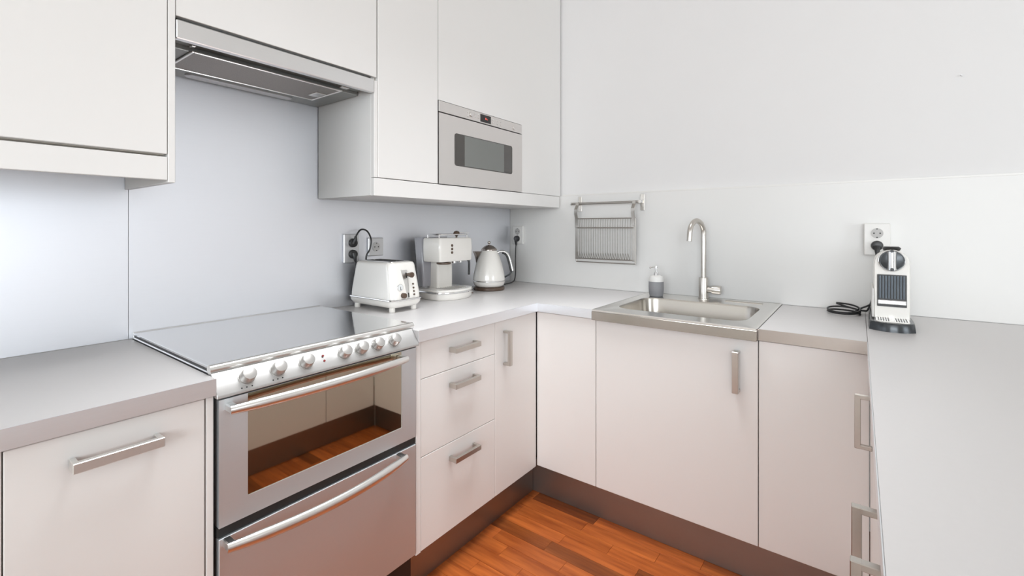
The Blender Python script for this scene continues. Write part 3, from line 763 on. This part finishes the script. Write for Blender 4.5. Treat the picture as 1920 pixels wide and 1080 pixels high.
# ------------------------------------------------------------------ espresso machine
EX, EY = 0.150, -0.727
t = thing('espresso_machine', 'cream retro espresso machine with chrome cup rail, between toaster and kettle', 'coffee machine', (EX, EY, ZC))
def dsec(z, s=1.0, x0=0.045, x1=0.280, hw=0.119):
    """D plan: straight back, bulging front"""
    pts = []
    cxm = (x0 + x1) / 2; 
    for i in range(9):
        a = -0.5 + i / 8
        pts.append(Vector((x1 - 0.045 * (2 * a) ** 2 * 1.0, EY + a * 2 * hw * 0.96, z)))
    pts += [Vector((x1 - 0.060, EY + hw, z)), Vector((x0 + 0.012, EY + hw, z)), Vector((x0, EY + hw - 0.012, z)), Vector((x0, EY - hw + 0.012, z)), Vector((x0 + 0.012, EY - hw, z)), Vector((x1 - 0.060, EY - hw, z))]
    c = Vector((cxm, EY, z))
    return [c + (p - c) * s for p in pts]
obj('base', rings(nb(), [dsec(ZC, 0.93), dsec(ZC + 0.004, 0.965), dsec(ZC + 0.014, 0.99), dsec(ZC + 0.030, 1.0)]), 'cream', t, sharp=50)
obj('chrome_band', rings(nb(), [dsec(ZC + 0.0302, 1.008), dsec(ZC + 0.0345, 1.02), dsec(ZC + 0.0385, 1.008)]), 'chrome', t, 'chrome band', sharp=60)
obj('drip_tray', rings(nb(), [dsec(ZC + 0.0387, 0.985), dsec(ZC + 0.047, 0.97), dsec(ZC + 0.0475, 0.92)]), 'cream', t, sharp=50)
b = nb()
for i in range(9): box(b, 0.165, 0.245, EY - 0.06 + i * 0.015 - 0.003, EY - 0.06 + i * 0.015 + 0.003, ZC + 0.0476, ZC + 0.0492, 0.0006)
obj('drip_grid', b, 'satin', t)
b = nb(); rings(b, [rrect(0.118, EY + 0.004, 0.076, 0.104, 0.010, ZC + 0.0477, 4), rrect(0.118, EY + 0.004, 0.076, 0.104, 0.010, 1.056, 4)])
obj('column', b, 'cream', t, sharp=50)
b = nb(); rings(b, [rrect(0.177, EY, 0.110, 0.210, 0.008, 1.0565, 4), rrect(0.178, EY, 0.116, 0.219, 0.010, 1.062, 4), rrect(0.178, EY, 0.120, 0.224, 0.012, 1.12, 4), rrect(0.177, EY, 0.118, 0.220, 0.012, 1.162, 4), rrect(0.176, EY, 0.108, 0.208, 0.010, 1.168, 4)])
obj('head', b, 'cream', t, 'boxy cream head', sharp=50)
for z in (1.132, 1.1155, 1.099):
    b = nb(); cyl(b, (0.2345, EY - 0.034, z), (0.2405, EY - 0.034, z), 0.0062, n=18, bev=0.001); obj('button', b, 'brown', t, 'brown round button')
b = nb(); rings(b, [rrect(0.088, EY - 0.020, 0.040, 0.150, 0.010, ZC + 0.055, 4), rrect(0.084, EY - 0.020, 0.060, 0.178, 0.012, 1.165, 4), rrect(0.084, EY - 0.020, 0.054, 0.172, 0.010, 1.1705, 4)])
obj('water_tank', b, 'tank', t, 'smoky grey water tank at the back', sharp=50)
b = nb(); pts = [p for p in rrect(0.177, EY, 0.092, 0.190, 0.016, 1.183, 5)]
tube(b, pts + [pts[0]], 0.0032, n=8, smooth=False)
for sx in (-1, 1):
    for sy in (-1, 1): cyl(b, (0.177 + sx * 0.038, EY + sy * 0.094, 1.166), (0.177 + sx * 0.038, EY + sy * 0.094, 1.183), 0.003, n=8)
obj('cup_rail', b, 'chrome', t, 'low chrome rail around the top')
b = nb(); lathe(b, [(0.004, 1.1675), (0.005, 1.176), (0.013, 1.181), (0.016, 1.189), (0.012, 1.197), (0.003, 1.200)], (0.20, EY + 0.036, 0), 20)
obj('steam_knob', b, 'brown', t, 'brown steam knob')
b = nb(); tube(b, [(0.20, EY + 0.036, 1.190), (0.215, EY + 0.07, 1.1905), (0.222, EY + 0.10, 1.189)], 0.0022, n=8); obj('steam_lever', b, 'chrome', t)
b = nb(); lathe(b, [(0.030, 1.044), (0.034, 1.047), (0.034, 1.052), (0.012, 1.056)], (0.205, EY - 0.055, 0), 28)
obj('brew_group', b, 'brown', t, 'dark brew head under the box')
b = nb(); cyl(b, (0.205, EY + 0.012, 1.046), (0.205, EY + 0.012, 1.056), 0.012, n=16); obj('spout', b, 'chrome', t)
b = nb(); cyl(b, (0.225, EY + 0.035, 1.049), (0.225, EY + 0.035, 1.0565), 0.009, n=14); obj('spout', b, 'chrome', t)
b = nb(); tube(b, [(0.216, EY + 0.097, 1.058), (0.222, EY + 0.101, 1.046), (0.222, EY + 0.101, 0.984)], lambda q: 0.0055, n=12)
obj('steam_wand', b, 'black', t, 'black steam wand')
b = nb(); box(b, 0.235, 0.2365, EY + 0.070, EY + 0.093, 1.146, 1.153, 0.0004); obj('badge', b, 'satin', t)
b = nb(); tube(b, [(0.2785, EY + 0.060, ZC + 0.023), (0.2775, EY + 0.068, ZC + 0.023)], 0.003, n=8, smooth=False); obj('badge', b, 'brown', t)
P0 = Vector((0.0182, -1.146, 1.150))
b = nb(); tube(b, [P0 + Vector((0.014, 0, 0)), P0 + Vector((0.022, 0.004, 0.03)), P0 + Vector((0.022, 0.028, 0.057)), P0 + Vector((0.022, 0.060, 0.050)), P0 + Vector((0.020, 0.082, 0.012)), P0 + Vector((0.018, 0.076, -0.030)), P0 + Vector((0.014, 0.060, -0.068)), (0.020, -1.06, 0.99), (0.018, -0.98, 0.90), (0.020, -0.88, 0.8845), (0.040, -0.845, 0.8845), (0.060, -0.80, 0.8845)], 0.0036, n=10)
pc_ = obj('power_cord', b, 'black', t, 'black power cord looping over the toaster')
b = plug(nb(), P0, (1, 0, 0), r=0.019); tube(b, [P0 + Vector((0.012, 0, -0.002)), P0 + Vector((0.020, 0.001, 0.012)), P0 + Vector((0.022, 0.003, 0.030))], lambda q: 0.012 - 0.007 * q, n=12)
obj('plug', b, 'black', pc_)

# ------------------------------------------------------------------ kettle
KX, KY = 0.157, -0.392
t = thing('kettle', 'cream retro electric kettle with chrome lid and handle, in the corner', 'kettle', (KX, KY, ZC + 0.0003), radians(36.86), local=True)
obj('power_base', lathe(nb(), [(0.080, 0.0), (0.084, 0.003), (0.084, 0.013), (0.076, 0.018), (0.070, 0.0185)], n=48), 'brown', t, 'dark brown power base')
obj('body', lathe(nb(), [(0.066, 0.019), (0.076, 0.021), (0.083, 0.032), (0.0865, 0.044), (0.0868, 0.060), (0.084, 0.080), (0.078, 0.110), (0.069, 0.145), (0.059, 0.175), (0.050, 0.198), (0.045, 0.208), (0.043, 0.212)], n=48), 'cream', t, sharp=60)
obj('chrome_band', lathe(nb(), [(0.0868, 0.0465), (0.0895, 0.048), (0.0898, 0.052), (0.0868, 0.0535)], n=48), 'chrome', t, 'chrome band')
ld = obj('lid', lathe(nb(), [(0.043, 0.2125), (0.0435, 0.217), (0.038, 0.224), (0.026, 0.234), (0.013, 0.2405), (0.003, 0.242)], n=40), 'lidmetal', t, 'domed metal lid', sharp=60)
obj('lid_knob', lathe(nb(), [(0.0035, 0.242), (0.0035, 0.246), (0.007, 0.249), (0.0085, 0.254), (0.007, 0.260), (0.002, 0.2625)], n=20), 'lidmetal', ld)
b = nb()
secs = []
for q, (r0, z, wd) in enumerate(((0.070, 0.140, 0.003), (0.074, 0.165, 0.009), (0.081, 0.190, 0.014), (0.088, 0.205, 0.016), (0.089, 0.207, 0.016))):
    back = 0.040
    secs.append([Vector((-back, -wd * 1.5, z)), Vector((-r0 + 0.012, -wd, z)), Vector((-r0, 0, z)), Vector((-r0 + 0.012, wd, z)), Vector((-back, wd * 1.5, z))])
rings(b, secs); obj('spout', b, 'lidmetal', t, 'metal spout', sharp=20)
b = nb(); pts = [(0.046, 0, 0.200), (0.066, 0, 0.207), (0.088, 0, 0.203), (0.104, 0, 0.186), (0.115, 0, 0.155), (0.124, 0, 0.118), (0.1275, 0, 0.102)]
P = spline(pts, 5); secs = []
for i, p in enumerate(P):
    tg = (P[min(i + 1, len(P) - 1)] - P[max(i - 1, 0)]).normalized(); v = Vector((0, 1, 0)); u = v.cross(tg)
    secs.append([p + u * 0.0066 * cos(2 * pi * j / 12) + v * 0.011 * sin(2 * pi * j / 12) for j in range(12)])
rings(b, secs); hd = obj('handle', b, 'chrome', t, 'curved chrome handle', sharp=60)
b = nb(); secs = []
for i, p in enumerate(P[6:]):
    i += 6
    tg = (P[min(i + 1, len(P) - 1)] - P[max(i - 1, 0)]).normalized(); v = Vector((0, 1, 0)); u = v.cross(tg)
    c = p - u * -0.0088
    secs.append([c + u * 0.0058 * cos(2 * pi * j / 12) + v * 0.0098 * sin(2 * pi * j / 12) for j in range(12)])
rings(b, secs); obj('grip', b, 'black', hd, 'dark grip inside the handle', sharp=60)
b = nb(); tube(b, [(0.126, 0, 0.106), (0.110, 0, 0.082), (0.082, 0, 0.066)], 0.0045, n=10); obj('lower_bracket', b, 'gunmetal', t)
# cord, in kettle space: rotate world points back
def kl(p):
    v = Vector(p) - Vector((KX, KY, ZC)); a = -radians(36.86)
    return Vector((v.x * cos(a) - v.y * sin(a), v.x * sin(a) + v.y * cos(a), v.z))
P0 = Vector((0.073, -0.0175, 1.148))
b = nb(); tube(b, [kl(P0 + Vector((0, -0.012, -0.03))), kl(P0 + Vector((-0.001, -0.016, -0.06))), kl((0.070, -0.034, 1.02)), kl((0.075, -0.04, 0.945)), kl((0.080, -0.055, 0.900)), kl((0.086, -0.085, 0.8865)), kl((0.105, -0.16, 0.8855)), kl((0.128, -0.315, 0.8850))], 0.0033, n=10)
pc_ = obj('power_cord', b, 'black', t, 'black power cord')
b = plug(nb(), kl(P0), kl(P0 + Vector((0, -1, 0))) - kl(P0), r=0.0185)
tube(b, [kl(P0 + Vector((0, -0.012, 0.002))), kl(P0 + Vector((0, -0.016, -0.016))), kl(P0 + Vector((0, -0.013, -0.042)))], lambda q: 0.013 - 0.0085 * q, n=12)
obj('plug', b, 'black', pc_)

# ------------------------------------------------------------------ capsule coffee machine
NX = 1.852
t = thing('capsule_machine', 'slim white capsule coffee machine with black base on the right worktop', 'coffee machine', (NX, -0.25, ZC))
NF = -0.385; NB_ = -0.085
def nsec(z, s=0.0):
    pts = []
    for i in range(9):
        a = -0.5 + i / 8
        pts.append(Vector((NX - 0.002 + a * 0.116 * (1 - s), -0.413 + s * 0.05 + 0.030 * (2 * a) ** 2, z)))
    pts += [Vector((NX - 0.002 + 0.060 * (1 - s), -0.33, z)), Vector((NX - 0.002 + 0.055 * (1 - s), -0.06, z)), Vector((NX - 0.002 + 0.040 * (1 - s), -0.05, z)), Vector((NX - 0.002 - 0.040 * (1 - s), -0.05, z)), Vector((NX - 0.002 - 0.055 * (1 - s), -0.06, z)), Vector((NX - 0.002 - 0.060 * (1 - s), -0.33, z))]
    return pts
obj('base', rings(nb(), [nsec(ZC, -0.02), nsec(ZC + 0.006, -0.01), nsec(ZC + 0.024, 0.02), nsec(ZC + 0.028, 0.06)]), 'gunmetal', t, 'glossy black base', sharp=45)
def arch(y, s, z1=1.142, hw=0.0475):
    """front outline of the body: straight sides and a round top"""
    pts = [Vector((NX - hw * s, y, ZC + 0.0285)), Vector((NX - hw * s, y, 1.090))]
    for i in range(1, 12):
        a = pi - pi * i / 12
        pts.append(Vector((NX + hw * s * cos(a), y, 1.094 + (z1 - 1.094) * s * sin(a))))
    pts += [Vector((NX + hw * s, y, 1.090)), Vector((NX + hw * s, y, ZC + 0.0285))]
    return pts
obj('body', rings(nb(), [arch(-0.317, 0.95), arch(-0.312, 1.0), arch(-0.23, 1.0, 1.140), arch(-0.10, 0.97, 1.125), arch(-0.085, 0.90, 1.115)]), 'cream', t, 'white glossy body', sharp=45)
b = nb(); cyl(b, (NX, -0.316, 1.105), (NX, -0.329, 1.105), 0.0335, 0.032, n=36, bev=0.0015)
kn = obj('lever_disc', b, 'gunmetal', t, 'round dark brew head disc')
b = nb()
rings(b, [[Vector((NX + 0.0125 * cos(pi + pi * i / 10), -0.328 + 0.010 * sin(pi + pi * i / 10), z)) for i in range(11)] for z in (1.074, 1.136)])
obj('lever_bar', b, 'barmetal', kn, 'chrome lever bar', sharp=50)
b = nb(); 
for p in (1.077, 1.1375): cyl(b, (NX, -0.331, p), (NX, -0.338, p), 0.005, n=12)
obj('lever_pin', b, 'black', kn)
tor = [(NX + 0.0345 * cos(2 * pi * i / 36), -0.324, 1.105 + 0.0345 * sin(2 * pi * i / 36)) for i in range(37)]
obj('disc_rim', tube(nb(), tor, 0.0018, n=8, smooth=False), 'chrome', kn)
b = nb(); rings(b, [rrect(NX + 0.001, -0.275, 0.044, 0.062, 0.018, 1.138, 5), rrect(NX + 0.001, -0.277, 0.050, 0.070, 0.020, 1.146, 5), rrect(NX + 0.001, -0.277, 0.040, 0.058, 0.016, 1.151, 5)])
obj('top_grip', b, 'black', t, 'black grip on top')
obj('window', box(nb(), NX - 0.0385, NX + 0.0385, -0.3215, -0.315, 0.950, 1.0575, 0.001), 'black', t, 'dark ribbed cup niche')
WN = bpy.data.objects[t.children[-1].name]
rib = None
for i in range(9):
    x = NX - 0.031 + i * 0.00775
    b = nb(); cyl(b, (x, -0.3215, 0.978), (x, -0.3215, 1.054), 0.0032, n=10)
    obj('rib', b, 'ribglass', WN)
b = nb(); box(b, NX - 0.0375, NX + 0.0375, -0.327, -0.3215, 0.958, 0.973, 0.002)
obj('chrome_lip', b, 'barmetal', WN, 'chrome lip')
b = nb()
for i in range(5):
    for s_ in (-1, 1):
        x = NX + s_ * (0.010 + i * 0.0065); box(b, x - 0.0014, x + 0.0014, -0.388 + abs(x - NX) * 0.25, -0.320, ZC + 0.0320, ZC + 0.0328)
b2 = nb(); rings(b2, [rrect(NX, -0.352, 0.088, 0.078, 0.014, ZC + 0.0283, 3), rrect(NX, -0.352, 0.086, 0.076, 0.013, ZC + 0.0318, 3)])
dt = obj('drip_tray', b2, 'cream', t, 'white drip tray')
obj('grid_slots', b, 'black', dt)
b = nb(); box(b, NX - 0.0525, NX - 0.0476, -0.33, -0.12, 0.912, 1.010, 0.002); obj('side_lever', b, 'whiteplastic', t)
pts = [(1.812, -0.080, 0.930), (1.790, -0.085, 0.915), (1.755, -0.095, 0.895)]
for i in range(0, 34):
    a = radians(-20 + i * 26); pts.append((1.716 + 0.052 * cos(a), -0.110 + 0.052 * sin(a), ZC + 0.0045 + i * 0.0003 + 0.010 * (1 + sin(a)) * (i / 33)))
pts += [(1.775, -0.07, 0.893), (1.795, -0.052, 0.905), (1.812, -0.058, 0.98), (1.818, -0.064, 1.06), (1.820, -0.066, 1.095)]
pc_ = obj('power_cord', tube(nb(), pts, 0.0033, n=10, k=3), 'black', t, 'coiled black power cord')
b = plug(nb(), (1.820, -0.0392, 1.146), (0, -1, 0), r=0.0195); tube(b, [(1.820, -0.052, 1.142), (1.820, -0.060, 1.125), (1.820, -0.065, 1.098)], lambda q: 0.012 - 0.008 * q, n=12)
obj('plug', b, 'black', pc_)

# body for the added ceiling fill light
t = thing('ceiling_fill_lamp', 'flat square white body of an added ceiling fill lamp, outside the frame', 'lamp', (0.98, -1.25, 2.54))
obj('fill_lamp_body', box(nb(), 0.70, 1.26, -1.93, -0.57, 2.55, 2.60, 0.01), 'whiteplastic', t)

# repeats of one kind share a group
GROUPS = {'base_cabinet': 'white base cabinets', 'wall_cabinet': 'white wall cabinets', 'worktop': 'pale grey worktops',
          'plinth': 'dark steel plinths', 'wall_socket': 'wall sockets above the worktops', 'steel_splashback': 'steel splashback sheets'}
for o in scene.objects:
    k = o.name.split('.')[0]
    if o.parent is None and k in GROUPS: o['group'] = GROUPS[k]
